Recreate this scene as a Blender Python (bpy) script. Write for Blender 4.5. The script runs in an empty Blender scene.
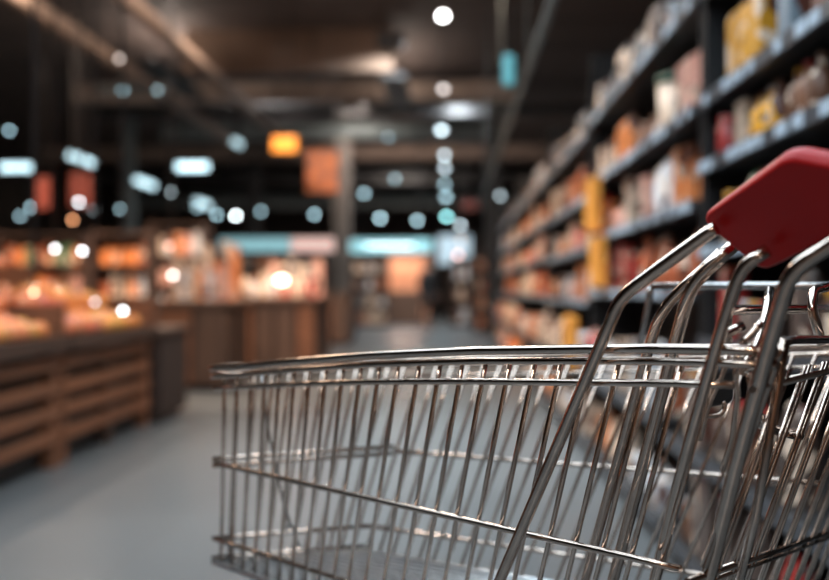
import bpy, bmesh, math, random
from mathutils import Vector, Matrix
R = random.Random(11)
S = bpy.context.scene
COL = S.collection
PI = math.pi
TH = math.radians(2.03)                    # camera is turned 2 degrees left of the aisle
RT = Vector((math.cos(TH), math.sin(TH), 0)); FW = Vector((-math.sin(TH), math.cos(TH), 0))
CAMH = 1.0

# ------------------------------------------------------------------ materials
def lin(c): return tuple((x/12.92 if x <= .04045 else ((x+.055)/1.055)**2.4) for x in c)
def new_mat(name):
    m = bpy.data.materials.new(name); m.use_nodes = True
    return m, m.node_tree.nodes, m.node_tree.links, m.node_tree.nodes['Principled BSDF']
def mat(name, col, rough=.5, metal=0, var=.12, scale=8, bump=0, coat=0, stretch=(1,1,1)):
    m, N, L, P = new_mat(name)
    P.inputs['Roughness'].default_value = rough; P.inputs['Metallic'].default_value = metal
    P.inputs['Coat Weight'].default_value = coat
    tc = N.new('ShaderNodeTexCoord'); mp = N.new('ShaderNodeMapping'); mp.inputs['Scale'].default_value = stretch
    nz = N.new('ShaderNodeTexNoise'); nz.inputs['Scale'].default_value = scale; nz.inputs['Detail'].default_value = 4
    L.new(tc.outputs['Object'], mp.inputs[0]); L.new(mp.outputs[0], nz.inputs['Vector'])
    rp = N.new('ShaderNodeValToRGB'); L.new(nz.outputs[0], rp.inputs[0])
    rp.color_ramp.elements[0].position = .3; rp.color_ramp.elements[1].position = .7
    rp.color_ramp.elements[0].color = (*[c*(1-var) for c in col], 1)
    rp.color_ramp.elements[1].color = (*[min(1, c*(1+var)) for c in col], 1)
    L.new(rp.outputs[0], P.inputs['Base Color'])
    if bump:
        b = N.new('ShaderNodeBump'); b.inputs['Strength'].default_value = bump; b.inputs['Distance'].default_value = .01
        L.new(nz.outputs[0], b.inputs['Height']); L.new(b.outputs[0], P.inputs['Normal'])
    return m
def emit(name, col, strength):
    m, N, L, P = new_mat(name)
    P.inputs['Base Color'].default_value = (*col, 1)
    P.inputs['Emission Color'].default_value = (*col, 1); P.inputs['Emission Strength'].default_value = strength
    return m
def objcol(name, rough=.45, pattern=True, coat=0):
    """wrapping whose colour is each object's own; a printed lighter band and blotches"""
    m, N, L, P = new_mat(name)
    oi = N.new('ShaderNodeObjectInfo'); P.inputs['Roughness'].default_value = rough; P.inputs['Coat Weight'].default_value = coat
    if not pattern:
        tc = N.new('ShaderNodeTexCoord'); nz = N.new('ShaderNodeTexNoise'); nz.inputs['Scale'].default_value = 30
        L.new(tc.outputs['Object'], nz.inputs['Vector'])
        mx = N.new('ShaderNodeMixRGB'); mx.blend_type = 'MULTIPLY'; mx.inputs[0].default_value = .35
        L.new(oi.outputs['Color'], mx.inputs[1]); L.new(nz.outputs[0], mx.inputs[2]); L.new(mx.outputs[0], P.inputs['Base Color'])
        return m
    tc = N.new('ShaderNodeTexCoord'); ad = N.new('ShaderNodeVectorMath'); ad.operation = 'ADD'
    L.new(tc.outputs['Object'], ad.inputs[0]); L.new(oi.outputs['Random'], ad.inputs[1])
    nz = N.new('ShaderNodeTexNoise'); nz.inputs['Scale'].default_value = 14; nz.inputs['Detail'].default_value = 1
    L.new(ad.outputs[0], nz.inputs['Vector'])
    rp = N.new('ShaderNodeValToRGB'); rp.color_ramp.interpolation = 'CONSTANT'
    rp.color_ramp.elements[0].position = 0; rp.color_ramp.elements[0].color = (0, 0, 0, 1)
    rp.color_ramp.elements[1].position = .60; rp.color_ramp.elements[1].color = (1, 1, 1, 1)
    L.new(nz.outputs[0], rp.inputs[0])
    mx = N.new('ShaderNodeMixRGB'); L.new(rp.outputs[0], mx.inputs[0])
    L.new(oi.outputs['Color'], mx.inputs[1]); mx.inputs[2].default_value = (.80, .60, .46, 1)
    n2 = N.new('ShaderNodeTexNoise'); n2.inputs['Scale'].default_value = 9; n2.inputs['Detail'].default_value = 1
    a2 = N.new('ShaderNodeVectorMath'); a2.operation = 'ADD'; L.new(ad.outputs[0], a2.inputs[0]); a2.inputs[1].default_value = (3, 7, 1)
    L.new(a2.outputs[0], n2.inputs['Vector'])
    r2 = N.new('ShaderNodeValToRGB'); r2.color_ramp.interpolation = 'CONSTANT'
    r2.color_ramp.elements[0].color = (0, 0, 0, 1); r2.color_ramp.elements[1].position = .60; r2.color_ramp.elements[1].color = (1, 1, 1, 1)
    L.new(n2.outputs[0], r2.inputs[0])
    m2 = N.new('ShaderNodeMixRGB'); L.new(r2.outputs[0], m2.inputs[0]); L.new(mx.outputs[0], m2.inputs[1]); m2.inputs[2].default_value = (.10, .03, .018, 1)
    L.new(m2.outputs[0], P.inputs['Base Color'])
    return m

M = {}
M['chrome'] = mat('chrome', (.60, .475, .40), .12, 1, .12, 60, .05)  # warm surroundings reflected in the bars are put into this brown tint
M['chrome_dull'] = mat('dull_zinc_plating', (.40, .38, .37), .26, 1, .2, 90, .08)
M['red'] = mat('red_plastic', (.37, .005, .005), .42, 0, .06, 20); M['red'].node_tree.nodes['Principled BSDF'].inputs['Specular IOR Level'].default_value = .22
M['floor_wire'] = mat('grey_zinc_wire', (.56, .58, .60), .36, 1, .15, 60)  # cooler, rougher metal than the rods, for the basket floor
M['blackp'] = mat('black_plastic', (.02, .02, .022), .4, 0, .2, 20)
M['rubber'] = mat('grey_rubber', (.06, .06, .06), .7)
M['wood'] = mat('crate_wood', (.20, .074, .032), .6, 0, .45, 6, .1, 0, (1, .15, 6))
M['wood_dark'] = mat('dark_wood', (.055, .026, .016), .6, 0, .4, 6, .1, 0, (1, .2, 6))
M['wood_x'] = mat('counter_wood', (.10, .050, .030), .6, 0, .4, 5, .1, 0, (8, 1, .4))
M['shelf'] = mat('shelf_steel', (.018, .017, .018), .6, .3, .2, 5)
M['back'] = mat('shelf_back', (.022, .02, .02), .7, 0, .2, 5)
M['label'] = mat('label_strip', (.05, .056, .066), .45, 0, .15, 3)
M['paper'] = mat('price_paper', (.42, .50, .58), .6, 0, .1, 20)
M['ceiling'] = mat('ceiling_boards', (.09, .06, .05), .8, 0, .35, 1.2, 0, 0, (.3, 3, 1))
M['panel'] = mat('brown_bulkhead', (.16, .10, .07), .95, 0, .2, 1)
M['beam'] = mat('beam_paint', (.17, .12, .095), .9, 0, .2, 3)
M['beam_pale'] = mat('pale_beam_paint', (.42, .31, .25), .7, 0, .3, 2)
M['beam_grey'] = mat('grey_duct', (.16, .18, .18), .5, .2, .2, 3)
M['wall'] = mat('dark_wall', (.12, .09, .08), .8, 0, .2, 1)
M['pillar'] = mat('pillar_paint', (.09, .075, .066), .6, 0, .2, 3)
M['dark'] = mat('dark_metal', (.025, .022, .022), .5, .3, .2, 5)
M['wrap'] = objcol('printed_wrapping', .4)
M['plain'] = objcol('plain_skin', .35, False, .3)
M['coat'] = mat('black_coat', (.012, .012, .014), .9, 0, .3, 20)
M['skin'] = mat('skin', (.45, .25, .18), .6, 0, .05, 20)
M['hair'] = mat('dark_hair', (.02, .012, .01), .6, 0, .3, 40)
M['orange'] = mat('orange_paint', (.62, .33, .21), .5, 0, .15, 4)
M['amber'] = mat('amber_board', (.75, .30, .04), .5, 0, .15, 4)
M['teal'] = mat('teal_card', (.12, .42, .46), .5, 0, .1, 4)
M['redcard'] = mat('red_card', (.20, .035, .02), .5, 0, .15, 4)
M['cream'] = mat('cream_board', (.6, .45, .36), .6, 0, .2, 3)
M['white'] = mat('white_board', (.6, .6, .6), .5, 0, .1, 3)
# polished floor
def floor_mat():
    m, N, L, P = new_mat('polished_floor')
    tc = N.new('ShaderNodeTexCoord')
    br = N.new('ShaderNodeTexBrick'); br.offset = 0; br.inputs['Scale'].default_value = 1
    br.inputs['Brick Width'].default_value = 1.2; br.inputs['Row Height'].default_value = 1.2
    br.inputs['Mortar Size'].default_value = .004
    br.inputs['Color1'].default_value = (.118, .128, .134, 1); br.inputs['Color2'].default_value = (.125, .135, .141, 1)
    br.inputs['Mortar'].default_value = (.09, .097, .10, 1)
    L.new(tc.outputs['Object'], br.inputs['Vector'])
    nz = N.new('ShaderNodeTexNoise'); nz.inputs['Scale'].default_value = .9; nz.inputs['Detail'].default_value = 5
    L.new(tc.outputs['Object'], nz.inputs['Vector'])
    mx = N.new('ShaderNodeMixRGB'); mx.blend_type = 'MULTIPLY'; mx.inputs[0].default_value = .3
    L.new(br.outputs[0], mx.inputs[1]); L.new(nz.outputs[0], mx.inputs[2]); L.new(mx.outputs[0], P.inputs['Base Color'])
    rr = N.new('ShaderNodeMapRange'); rr.inputs[3].default_value = .22; rr.inputs[4].default_value = .38
    L.new(nz.outputs[0], rr.inputs[0]); L.new(rr.outputs[0], P.inputs['Roughness'])
    return m
M['floor'] = floor_mat()

# ------------------------------------------------------------------ mesh helpers
def link(name, bm, m, parent=None, smooth=False, bevel=0):
    me = bpy.data.meshes.new(name)
    bmesh.ops.recalc_face_normals(bm, faces=bm.faces[:])
    if smooth:
        for f in bm.faces: f.smooth = True
    bm.to_mesh(me); bm.free()
    for x in (m if isinstance(m, (list, tuple)) else [m]): me.materials.append(x)
    o = bpy.data.objects.new(name, me); COL.objects.link(o)
    if parent is not None:
        o.parent = parent
    if bevel:
        b = o.modifiers.new('Bevel', 'BEVEL'); b.width = bevel; b.segments = 2
    return o
def box(bm, x0, x1, y0, y1, z0, z1, mi=0):
    v = [bm.verts.new((x, y, z)) for x in (x0, x1) for y in (y0, y1) for z in (z0, z1)]
    for q in ((0,1,3,2),(4,6,7,5),(0,4,5,1),(2,3,7,6),(0,2,6,4),(1,5,7,3)):
        f = bm.faces.new([v[i] for i in q]); f.material_index = mi
def boxm(*a):
    bm = bmesh.new()
    for b in a: box(bm, *b)
    return bm
def fillet(pts, r, n=5):
    pts = [Vector(p) for p in pts]
    if r <= 0 or len(pts) < 3: return pts
    out = [pts[0]]
    for i in range(1, len(pts)-1):
        a, b, c = pts[i-1], pts[i], pts[i+1]
        ra = min(r, (a-b).length*.45); rc = min(r, (c-b).length*.45)
        p = b+(a-b).normalized()*ra; q = b+(c-b).normalized()*rc
        for k in range(n+1):
            t = k/n; out.append(p*(1-t)**2 + b*2*t*(1-t) + q*t*t)
    out.append(pts[-1]); return out
def tube(bm, pts, r, fr=0, seg=10, flat=1.0, mi=0, closed=False):
    P = fillet(pts, fr) if fr else [Vector(p) for p in pts]
    n = len(P); rings = []; up = None
    for i, p in enumerate(P):
        if closed: t = (P[(i+1) % n]-P[i-1]).normalized()
        else: t = (P[min(i+1, n-1)]-P[max(i-1, 0)]).normalized()
        if up is None:
            up = Vector((0, 0, 1)) if abs(t.z) < .9 else Vector((1, 0, 0))
        u = (up - t*up.dot(t)).normalized(); w = t.cross(u); up = u
        rings.append([bm.verts.new(p + (u*math.cos(a)+w*math.sin(a)*flat)*r) for a in [2*PI*k/seg for k in range(seg)]])
    m_ = n if closed else n-1
    for i in range(m_):
        A, B = rings[i], rings[(i+1) % n]
        for k in range(seg):
            f = bm.faces.new((A[k], A[(k+1) % seg], B[(k+1) % seg], B[k])); f.smooth = True; f.material_index = mi
    if not closed:
        for rg in (rings[0], rings[-1]):
            f = bm.faces.new(rg); f.material_index = mi
def lathe(bm, prof, seg=20, c=(0, 0, 0), mi=0, sx=1, sy=1):
    rings = []
    for (r, z) in prof:
        rings.append([bm.verts.new((c[0]+sx*max(r, 1e-4)*math.cos(2*PI*k/seg), c[1]+sy*max(r, 1e-4)*math.sin(2*PI*k/seg), c[2]+z)) for k in range(seg)])
    for i in range(len(rings)-1):
        for k in range(seg):
            f = bm.faces.new((rings[i][k], rings[i][(k+1) % seg], rings[i+1][(k+1) % seg], rings[i+1][k])); f.smooth = True; f.material_index = mi
    for rg in (rings[0], rings[-1]):
        f = bm.faces.new(rg); f.material_index = mi
def lathem(*a, **k):
    bm = bmesh.new(); lathe(bm, *a, **k); return bm
def tag(o, label=None, cat=None, group=None, kind=None):
    for k, v in (('label', label), ('category', cat), ('group', group), ('kind', kind)):
        if v: o[k] = v
    return o
def empty(name, loc, rz=0, **kw):
    o = bpy.data.objects.new(name, None); COL.objects.link(o); o.location = loc; o.rotation_euler = (0, 0, rz)
    o.empty_display_size = .1
    return tag(o, **kw)
def structure(name, bm, m, **kw):
    o = link(name, bm, m, **kw); o['kind'] = 'structure'; return o
def copy_tree(o, parent=None):
    c = o.copy(); COL.objects.link(c); c.parent = parent
    for ch in [x for x in o.children]: copy_tree(ch, c)
    return c
def area(name, loc, rot, sx, sy, power, col, parent=None):
    l = bpy.data.lights.new(name, 'AREA'); l.shape = 'RECTANGLE'; l.size = sx; l.size_y = sy; l.energy = power; l.color = col
    o = bpy.data.objects.new(name, l); COL.objects.link(o); o.location = loc; o.rotation_euler = rot
    return o

# ------------------------------------------------------------------ camera
cam = bpy.data.cameras.new('camera'); co = bpy.data.objects.new('camera', cam); COL.objects.link(co)
co.location = (0, 0, CAMH); co.rotation_euler = (PI/2, 0, TH)
cam.sensor_width = 36; cam.lens = 36*1000/829
cam.dof.use_dof = True; cam.dof.focus_distance = .99; cam.dof.aperture_fstop = 43.4/17.0
cam.clip_start = .05; cam.clip_end = 200
S.camera = co
def C(x, d, z): return RT*x + FW*d + Vector((0, 0, CAMH+z))      # metres right of / ahead of / above the lens
def at(px, py, d): return C((px-414.5)/1000*d, d, (290-py)/1000*d)
def W(px, Y): return (px-450)/1000*Y                              # aisle X for a photo column at distance Y
def Zh(py, Y): return CAMH+(290-py)/1000*Y

# ------------------------------------------------------------------ the setting
XR = .95        # front of the right shelving
structure('floor', boxm((-16, 4, -6, 47, -.1, 0)), M['floor'])
structure('ceiling', boxm((-16, 4, -6, 47, 5.6, 5.7)), M['ceiling'])
structure('wall_left', boxm((-16.2, -16, -6, 47, 0, 5.7)), M['wall'])
structure('wall_right', boxm((4, 4.2, -6, 47, 0, 5.7)), M['wall'])
structure('wall_far', boxm((-16, 4, 47, 47.2, 0, 5.7)), M['wall'])
structure('wall_rear', boxm((-16, 4, -6.2, -6, 0, 5.7)), mat('tan_wall', (.36, .22, .15), .8, 0, .3, 1.5))
n = 0
def trim(bm, m, **k):
    global n
    n += 1; return structure('trim_%d' % n, bm, m, **k)
# long ducts running with the aisle, upper left
for X, zc, r in ((-4.9, 3.33, .12), (-3.55, 3.2, .10)):
    bm = bmesh.new(); tube(bm, [(X, 2, CAMH+zc), (X, 22, CAMH+zc)], r, seg=14); trim(bm, M['beam'])
# cross beams
for Y, py, h, mm, x0, x1 in ((21, 90, .38, 'beam_pale', -8, 1.3), (22.5, 110, .22, 'dark', -8, 3.5),
                             (24, 128, .42, 'beam_grey', -7, 1.0), (29, 152, .4, 'beam', -12, 3.6), (33, 175, .5, 'dark', -12, 3.6), (38, 200, .6, 'beam_grey', -12, 3.6)):
    z = Zh(py, Y)
    trim(boxm((x0, x1, Y, Y+.3, z-h/2, z+h/2)), M[mm])
trim(boxm((-4.7, -1.0, 17.6, 17.8, Zh(70, 17.6), Zh(28, 17.6))), M['panel'])          # brown bulkhead panel
trim(boxm((W(94, 16.2), W(162, 16.2), 16.15, 16.3, Zh(92, 16.2), Zh(84, 16.2))), M['beam_grey'])
trim(boxm((-15.9, W(22, 34), 34, 34.3, 0, 5.6)), M['pillar'])
for px0, px1, Y, mm in ((333, 349, 26, 'pillar'), (118, 129, 25, 'beam_grey'), (246, 258, 31, 'dark'), (486, 500, 21.5, 'dark')):
    trim(boxm((W(px0, Y), W(px1, Y), Y, Y+.35, 0, 5.6)), M[mm], bevel=.01)
# overhead rail of the right shelving
bm = bmesh.new(); tube(bm, [(.62, 3.0, 2.75), (.62, 19, 2.75)], .03, seg=8)
for y in (4, 8, 12, 16): tube(bm, [(.62, y, 2.75), (.62, y, 5.6)], .012, seg=6)
trim(bm, M['beam_grey'])

# ------------------------------------------------------------------ right shelving
BAYS = [(1.4, 3.85, (.10, .46, .82, 1.16, 1.475, 1.72, 2.14)),
        (3.90, 6.9, (.10, .50, 1.0, 1.35, 1.72, 2.14)),
        (6.95, 9.95, (.10, .50, .93, 1.30, 1.66, 2.10)),
        (10.0, 14.4, (.10, .50, .95, 1.33, 1.70, 2.12)),
        (14.45, 19.0, (.10, .50, .95, 1.33, 1.70, 2.12))]
BN = ['nearest', 'second', 'third', 'fourth', 'farthest']
DEP = .42
for bi, (y0, y1, hs) in enumerate(BAYS):
    t = empty('shelving_unit', (XR, (y0+y1)/2, 0), label='dark steel grocery shelving bay, %s of the row on the right' % BN[bi], cat='shelf', group='shelving bays along the right side')
    hy = (y1-y0)/2
    link('back_panel', boxm((DEP, DEP+.03, -hy, hy, 0, 2.62)), M['back'], t)
    for s in (-1, 1):
        link('upright', boxm((0.02, DEP, s*hy-.015 if s > 0 else -hy-.005, s*hy+.005 if s > 0 else -hy+.015, 0, 2.62)), M['shelf'], t)
    link('plinth', boxm((-.11, DEP, -hy+.02, hy-.02, 0, hs[0]-.032)), M['shelf'], t)
    for h in hs:
        fx = -.14 if h < .6 else 0
        b = link('shelf_board', boxm((fx, DEP, -hy+.02, hy-.02, h-.028, h)), M['shelf'], t)
        s = link('label_strip', boxm((fx-.012, fx-.001, -hy+.02, hy-.02, h-.042, h+.004)), M['label'], b)
        bm = bmesh.new(); y = -hy+.05
        while y < hy-.12 and h > .9:
            w = R.choice((.06, .08, .1))
            box(bm, fx-.0145, fx-.0122, y, y+w, h-.038, h)
            y += w+R.choice((.02, .05, .12, .2))
        if h > .9: link('price_label', bm, M['paper'], b)['kind'] = 'stuff'
        else: bm.free()
# product kinds (prototypes built once, then copied)
def jar_bm(bm, w, h, mi=0):
    r = w/2; lathe(bm, [(r*.92, 0), (r, .01), (r, h*.72), (r*.8, h*.82), (r*.8, h*.84)], 16, mi=mi)
def jar_lid(bm, w, h, mi=0):
    r = w/2; lathe(bm, [(r*.84, h*.842), (r*.86, h*.845), (r*.86, h*.99), (r*.8, h)], 16, mi=mi)
def bot_bm(bm, w, h, mi=0):
    r = w/2; lathe(bm, [(r*.9, 0), (r, .01), (r, h*.55), (r*.85, h*.66), (r*.38, h*.8), (r*.34, h*.9)], 16, mi=mi)
def bot_cap(bm, w, h, mi=0):
    r = w/2; lathe(bm, [(r*.42, h*.902), (r*.42, h*.99), (r*.36, h)], 12, mi=mi)
def bag_bm(bm, w, h, mi=0):
    nx, nz = 8, 8
    for s in (-1, 1):
        g = [[None]*(nz+1) for _ in range(nx+1)]
        for i in range(nx+1):
            for k in range(nz+1):
                u, v = i/nx*2-1, k/nz
                th = .32*w*max(0, 1-u*u)**.5*max(0, min(1, (1-v)*3.2))**.6*(1 if v > .05 else .85)
                g[i][k] = bm.verts.new((s*th, u*w/2*(1-.06*math.sin(PI*v)), v*h))
        for i in range(nx):
            for k in range(nz):
                f = bm.faces.new((g[i][k], g[i+1][k], g[i+1][k+1], g[i][k+1])); f.smooth = True; f.material_index = mi
    bmesh.ops.remove_doubles(bm, verts=bm.verts[:], dist=1e-4)
def can_bm(bm, w, h, mi=0):
    r = w/2; lathe(bm, [(r*.93, 0), (r, .006), (r, h-.006), (r*.94, h), (r*.9, h-.004)], 16, mi=mi)
PROTO = {}
def make_product(kind, detail):
    """prototype at the origin; returns the root object"""
    w, h = dict(jar=(.09, .14), bottle=(.075, .22), bag=(.14, .22), carton=(.11, .19), tin=(.085, .11), tub=(.17, .2))[kind]
    body = dict(jar=jar_bm, bottle=bot_bm, bag=bag_bm, tin=can_bm).get(kind)
    cap = dict(jar=jar_lid, bottle=bot_cap).get(kind)
    bm = bmesh.new()
    if body: body(bm, w, h)
    elif kind == 'carton': box(bm, -w*.3, w*.3, -w/2, w/2, 0, h)
    else:
        lathe(bm, [(w*.42, 0), (w*.44, .01), (w*.5, h*.85)], 20)
    name = dict(jar='jar', bottle='bottle', bag='snack_bag', carton='carton', tin='tin_can', tub='tub')[kind]
    if detail and kind in ('jar', 'bottle', 'tub', 'carton', 'tin'):
        root = empty(name, (0, 0, 0))
        b = link('body', bm, M['wrap'], root, bevel=.003 if kind == 'carton' else 0)
        if cap:
            c = bmesh.new(); cap(c, w, h); link('lid' if kind == 'jar' else 'cap', c, M['plain'], root)
        elif kind == 'tub':
            link('lid', lathem([(w*.53, h*.851), (w*.53, h*.95), (w*.5, h)], 20), M['plain'], root)
        elif kind == 'tin':
            link('rim', lathem([(w*.47, h+.0002), (w*.47, h+.003), (w*.4, h+.004)], 16), M['plain'], root)
        else:
            link('flap', boxm((-w*.28, w*.28, -w*.45, w*.45, h+.0004, h+.003)), M['plain'], root)
        return root
    if cap: cap(bm, w, h, 0)
    return link(name, bm, M['wrap'], bevel=0)
def place(kind, detail, loc, rz, sc, colr, colr2, label, cat, group):
    key = (kind, detail)
    if key not in PROTO:
        PROTO[key] = make_product(kind, detail); o = PROTO[key]
    else:
        o = copy_tree(PROTO[key])
    o.location = loc; o.rotation_euler = (0, 0, rz); o.scale = sc
    o.color = (*colr, 1)
    for ch in o.children: ch.color = (*(colr if ch.name.startswith('body') else colr2), 1)
    return tag(o, label, cat, group)
PAL = dict(orange=(.80, .25, .07), rust=(.50, .12, .045), pink=(.72, .36, .28), cream=(.75, .56, .42), white=(.72, .72, .74), red=(.5, .035, .03),
           yellow=(.85, .38, .025), brown=(.20, .085, .045), green=(.08, .18, .09), blue=(.30, .40, .48), grey=(.15, .15, .155), steel=(.24, .25, .27), dusk=(.12, .08, .065))
SN = {0: 'bottom', 1: 'second lowest', 2: 'third lowest', 3: 'fourth', 4: 'fifth', 5: 'sixth', 6: 'topmost'}
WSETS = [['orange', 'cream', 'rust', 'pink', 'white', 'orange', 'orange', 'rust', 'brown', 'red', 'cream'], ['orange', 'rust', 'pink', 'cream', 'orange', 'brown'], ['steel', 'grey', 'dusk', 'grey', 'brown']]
CATS = dict(jar='jar', bottle='bottle', bag='bag', carton='box', tin='can', tub='tub')
FORCE = {(0, 0): [('bag', 'red'), ('bag', 'dusk'), ('carton', 'dusk')], (0, 2): [('jar', 'brown'), ('bag', 'dusk'), ('jar', 'dusk'), ('carton', 'red')], (0, 1): [('bag', 'dusk'), ('carton', 'brown'), ('tin', 'dusk')],  # lower-shelf goods coloured darker for the shade they stand in
         (0, 4): [('bottle', 'rust'), ('bottle', 'brown'), ('bottle', 'yellow'), ('carton', 'cream'), ('jar', 'red'), ('jar', 'green'), ('bottle', 'cream')],
         (0, 5): [('jar', 'brown'), ('carton', 'brown'), ('carton', 'blue'), ('carton', 'yellow'), ('bag', 'rust')]}
cnt = {}
for bi, (y0, y1, hs) in enumerate(BAYS):
    for si, h in enumerate(hs):
        top = hs[si+1] if si+1 < len(hs) else h+.45
        gap = top-h-.06
        y = max(y0, 2.38 if bi == 0 else 0)+.09
        fl = list(FORCE.get((bi, si), []))
        while y < y1-.12:
            high = si >= len(hs)-1
            if fl: kind, cn = fl[0]; fl = fl[1:]
            else:
                kind = R.choice(['jar', 'bag', 'carton', 'tin', 'bottle', 'carton', 'bag'] if gap > .2 else ['jar', 'tin', 'carton'])
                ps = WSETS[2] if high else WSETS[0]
                if bi == 0: ps = ['brown', 'dusk', 'dusk', 'grey', 'dusk', 'red', 'brown'] if si < 3 else ['rust', 'brown', 'cream', 'orange', 'green']  # shade on the lowest shelves is put into darker goods colours
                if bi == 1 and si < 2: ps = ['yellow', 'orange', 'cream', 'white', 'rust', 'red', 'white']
                cn = R.choice(ps)
            run = R.uniform(.12, .4) if bi < 1 else (R.uniform(.25, .6) if bi < 3 else R.uniform(.4, .9))
            wbase = dict(jar=.09, bottle=.075, bag=.14, carton=.11, tin=.085, tub=.17)[kind]
            hb = dict(jar=.14, bottle=.22, bag=.22, carton=.19, tin=.11, tub=.2)[kind]
            k = 1.15 if bi == 0 else (1.3 if bi == 1 else (1.6 if bi == 2 else 2.2))
            kz = min(gap*.92/hb, R.uniform(1.0, 1.5))
            yend = min(y+max(run, wbase*k), y1-.08)
            cv = PAL[cn]
            while y+wbase*k < yend+.02:
                if bi == 1 and si == 4 and 4.45 < y+wbase*k and y < 4.90: y = 4.90; continue
                jit = R.uniform(.55, 1.25)
                c = tuple(min(1, v*jit) for v in cv)
                c2 = PAL[R.choice(('red', 'white', 'brown', 'yellow'))]
                x = XR+.050*min(k, 1.5)+R.uniform(0, .02 if bi == 0 else .05)-(.14 if h < .6 else 0)
                adj = cn.replace('blue', 'pale blue')
                lab = '%s %s on the %s shelf of the %s right bay' % (adj, dict(jar='lidded jar', bottle='capped bottle', bag='snack bag', carton='printed carton', tin='round tin', tub='tub')[kind], SN[si] if si+1 < len(hs) else 'topmost', BN[bi])
                grp = '%s %ss on shelf %s, %s bay' % (adj, kind, SN[si], BN[bi])
                kk = min(k, 1.5)
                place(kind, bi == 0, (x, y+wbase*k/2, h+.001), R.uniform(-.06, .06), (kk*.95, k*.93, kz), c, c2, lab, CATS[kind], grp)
                y += wbase*k*1.03+(.012 if kind != 'carton' else .004)+(.0 if R.random() < .75 else .10)
            y += R.uniform(.02, .1)
# three big yellow packs standing out where the third bay begins
for i, (h, hh, lab) in enumerate(((.505, .32, 'large plain yellow pack, lowest of three at the shelf front'), (1.005, .30, 'large plain yellow pack, middle of three at the shelf front'), (1.355, .33, 'large plain yellow pack, highest of three at the shelf front'))):
    bm = boxm((0, .06, -.16, .16, 0, hh))
    t = empty('display_pack', (XR-.085-(.14 if i == 0 else 0), 6.3 if i != 1 else 6.1, h+.012), 0, label=lab, cat='box', group='yellow packs at the shelf front')
    link('pack_body', bm, M['amber'], t, bevel=.006)
    bm = bmesh.new(); tube(bm, [(.061, .0, .02), (.084, .0, .02)], .004, seg=6); link('shelf_clip', bm, M['dark'], t)
# big tub on the second bay's upper shelf, near its front edge
for y in (4.72,):
    o = place('tub', True, (XR+.13, y, 1.7212), .3, (1.28, 1.28, 1.4), PAL['cream'], (.03, .10, .06), 'big cream and yellow tub with dark green lid on upper right shelf', 'tub', None)

# ------------------------------------------------------------------ produce crates on the left
XL = -2.22
def crate_unit(y0, y1, label):
    hy = (y1-y0)/2
    t = empty('crate_stand', (XL, (y0+y1)/2, 0), label=label, cat='crate', group='slatted wooden stands on the left')
    for y in (-hy+.05, hy-.05):
        for x in (-.04, -.80): link('post', boxm((x-.04, x+.04, y-.05, y+.05, 0, .66)), M['wood'], t, bevel=.006)
    link('middle_post', boxm((-.075, -.0, -.05, .05, 0, .66)), M['wood_dark'], t, bevel=.006)
    for z in (.14, .275, .41, .545):
        for x in (.001, -.865):
            link('slat', boxm((x, x+.014, -hy+.01, hy-.01, z, z+.078)), M['wood'], t, bevel=.004)
    for y in (-hy+.005, hy-.025):
        for z in (.14, .275, .41, .545): link('end_slat', boxm((-.85, 0, y-.001, y+.02, z, z+.078)), M['wood'], t)
    link('gap_shade_box', boxm((-.78, -.079, -hy+.105, hy-.105, .03, .62)), M['back'], t)  # near-black box puts the shade between the slats into colour
    # tray on top, tilted up to the back
    bm = bmesh.new()
    v = [bm.verts.new(p) for p in ((.05, -hy, .661), (-.88, -hy, .661), (-.88, -hy, .92), (.05, -hy, .70), (.05, hy, .661), (-.88, hy, .661), (-.88, hy, .92), (.05, hy, .70))]
    for q in ((0,1,2,3), (4,7,6,5), (0,4,5,1), (3,2,6,7), (0,3,7,4), (1,5,6,2)): bm.faces.new([v[i] for i in q])
    link('tray', bm, M['wood_dark'], t)
    link('tray_lip', boxm((.051, .073, -hy, hy, .655, .745)), M['wood_dark'], t, bevel=.003)
    link('divider', boxm((-.86, .045, hy-.03, hy, .70, .92)), M['wood'], t)
    # upper tier behind
    link('upper_tray', boxm((-1.75, -.90, -hy, hy, 0, 1.10)), M['wood_dark'], t)
    link('upper_lip', boxm((-.899, -.875, -hy, hy, .92, 1.17)), M['wood'], t)
    return t
crate_unit(2.15, 3.86, 'slatted brown crate stand cut off by the left edge')
crate_unit(3.90, 5.60, 'middle slatted brown crate stand piled with produce')
crate_unit(5.64, 7.30, 'far slatted brown crate stand, ending at the gap')
# dark end bin beside the crates
t = empty('dark_bin', (XL-.30, 7.75, 0), label='dark brown bin at the far end of the crate stands', cat='bin')
link('bin_body', boxm((-.45, .36, -.36, .40, .04, .66)), mat('bin_brown', (.035, .018, .013), .85), t, bevel=.01)
link('bin_foot', boxm((-.40, .30, -.30, .34, 0, .04)), M['dark'], t)
link('bin_rim', boxm((-.47, .38, -.38, .42, .66, .71)), M['wood_dark'], t, bevel=.01)
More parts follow.
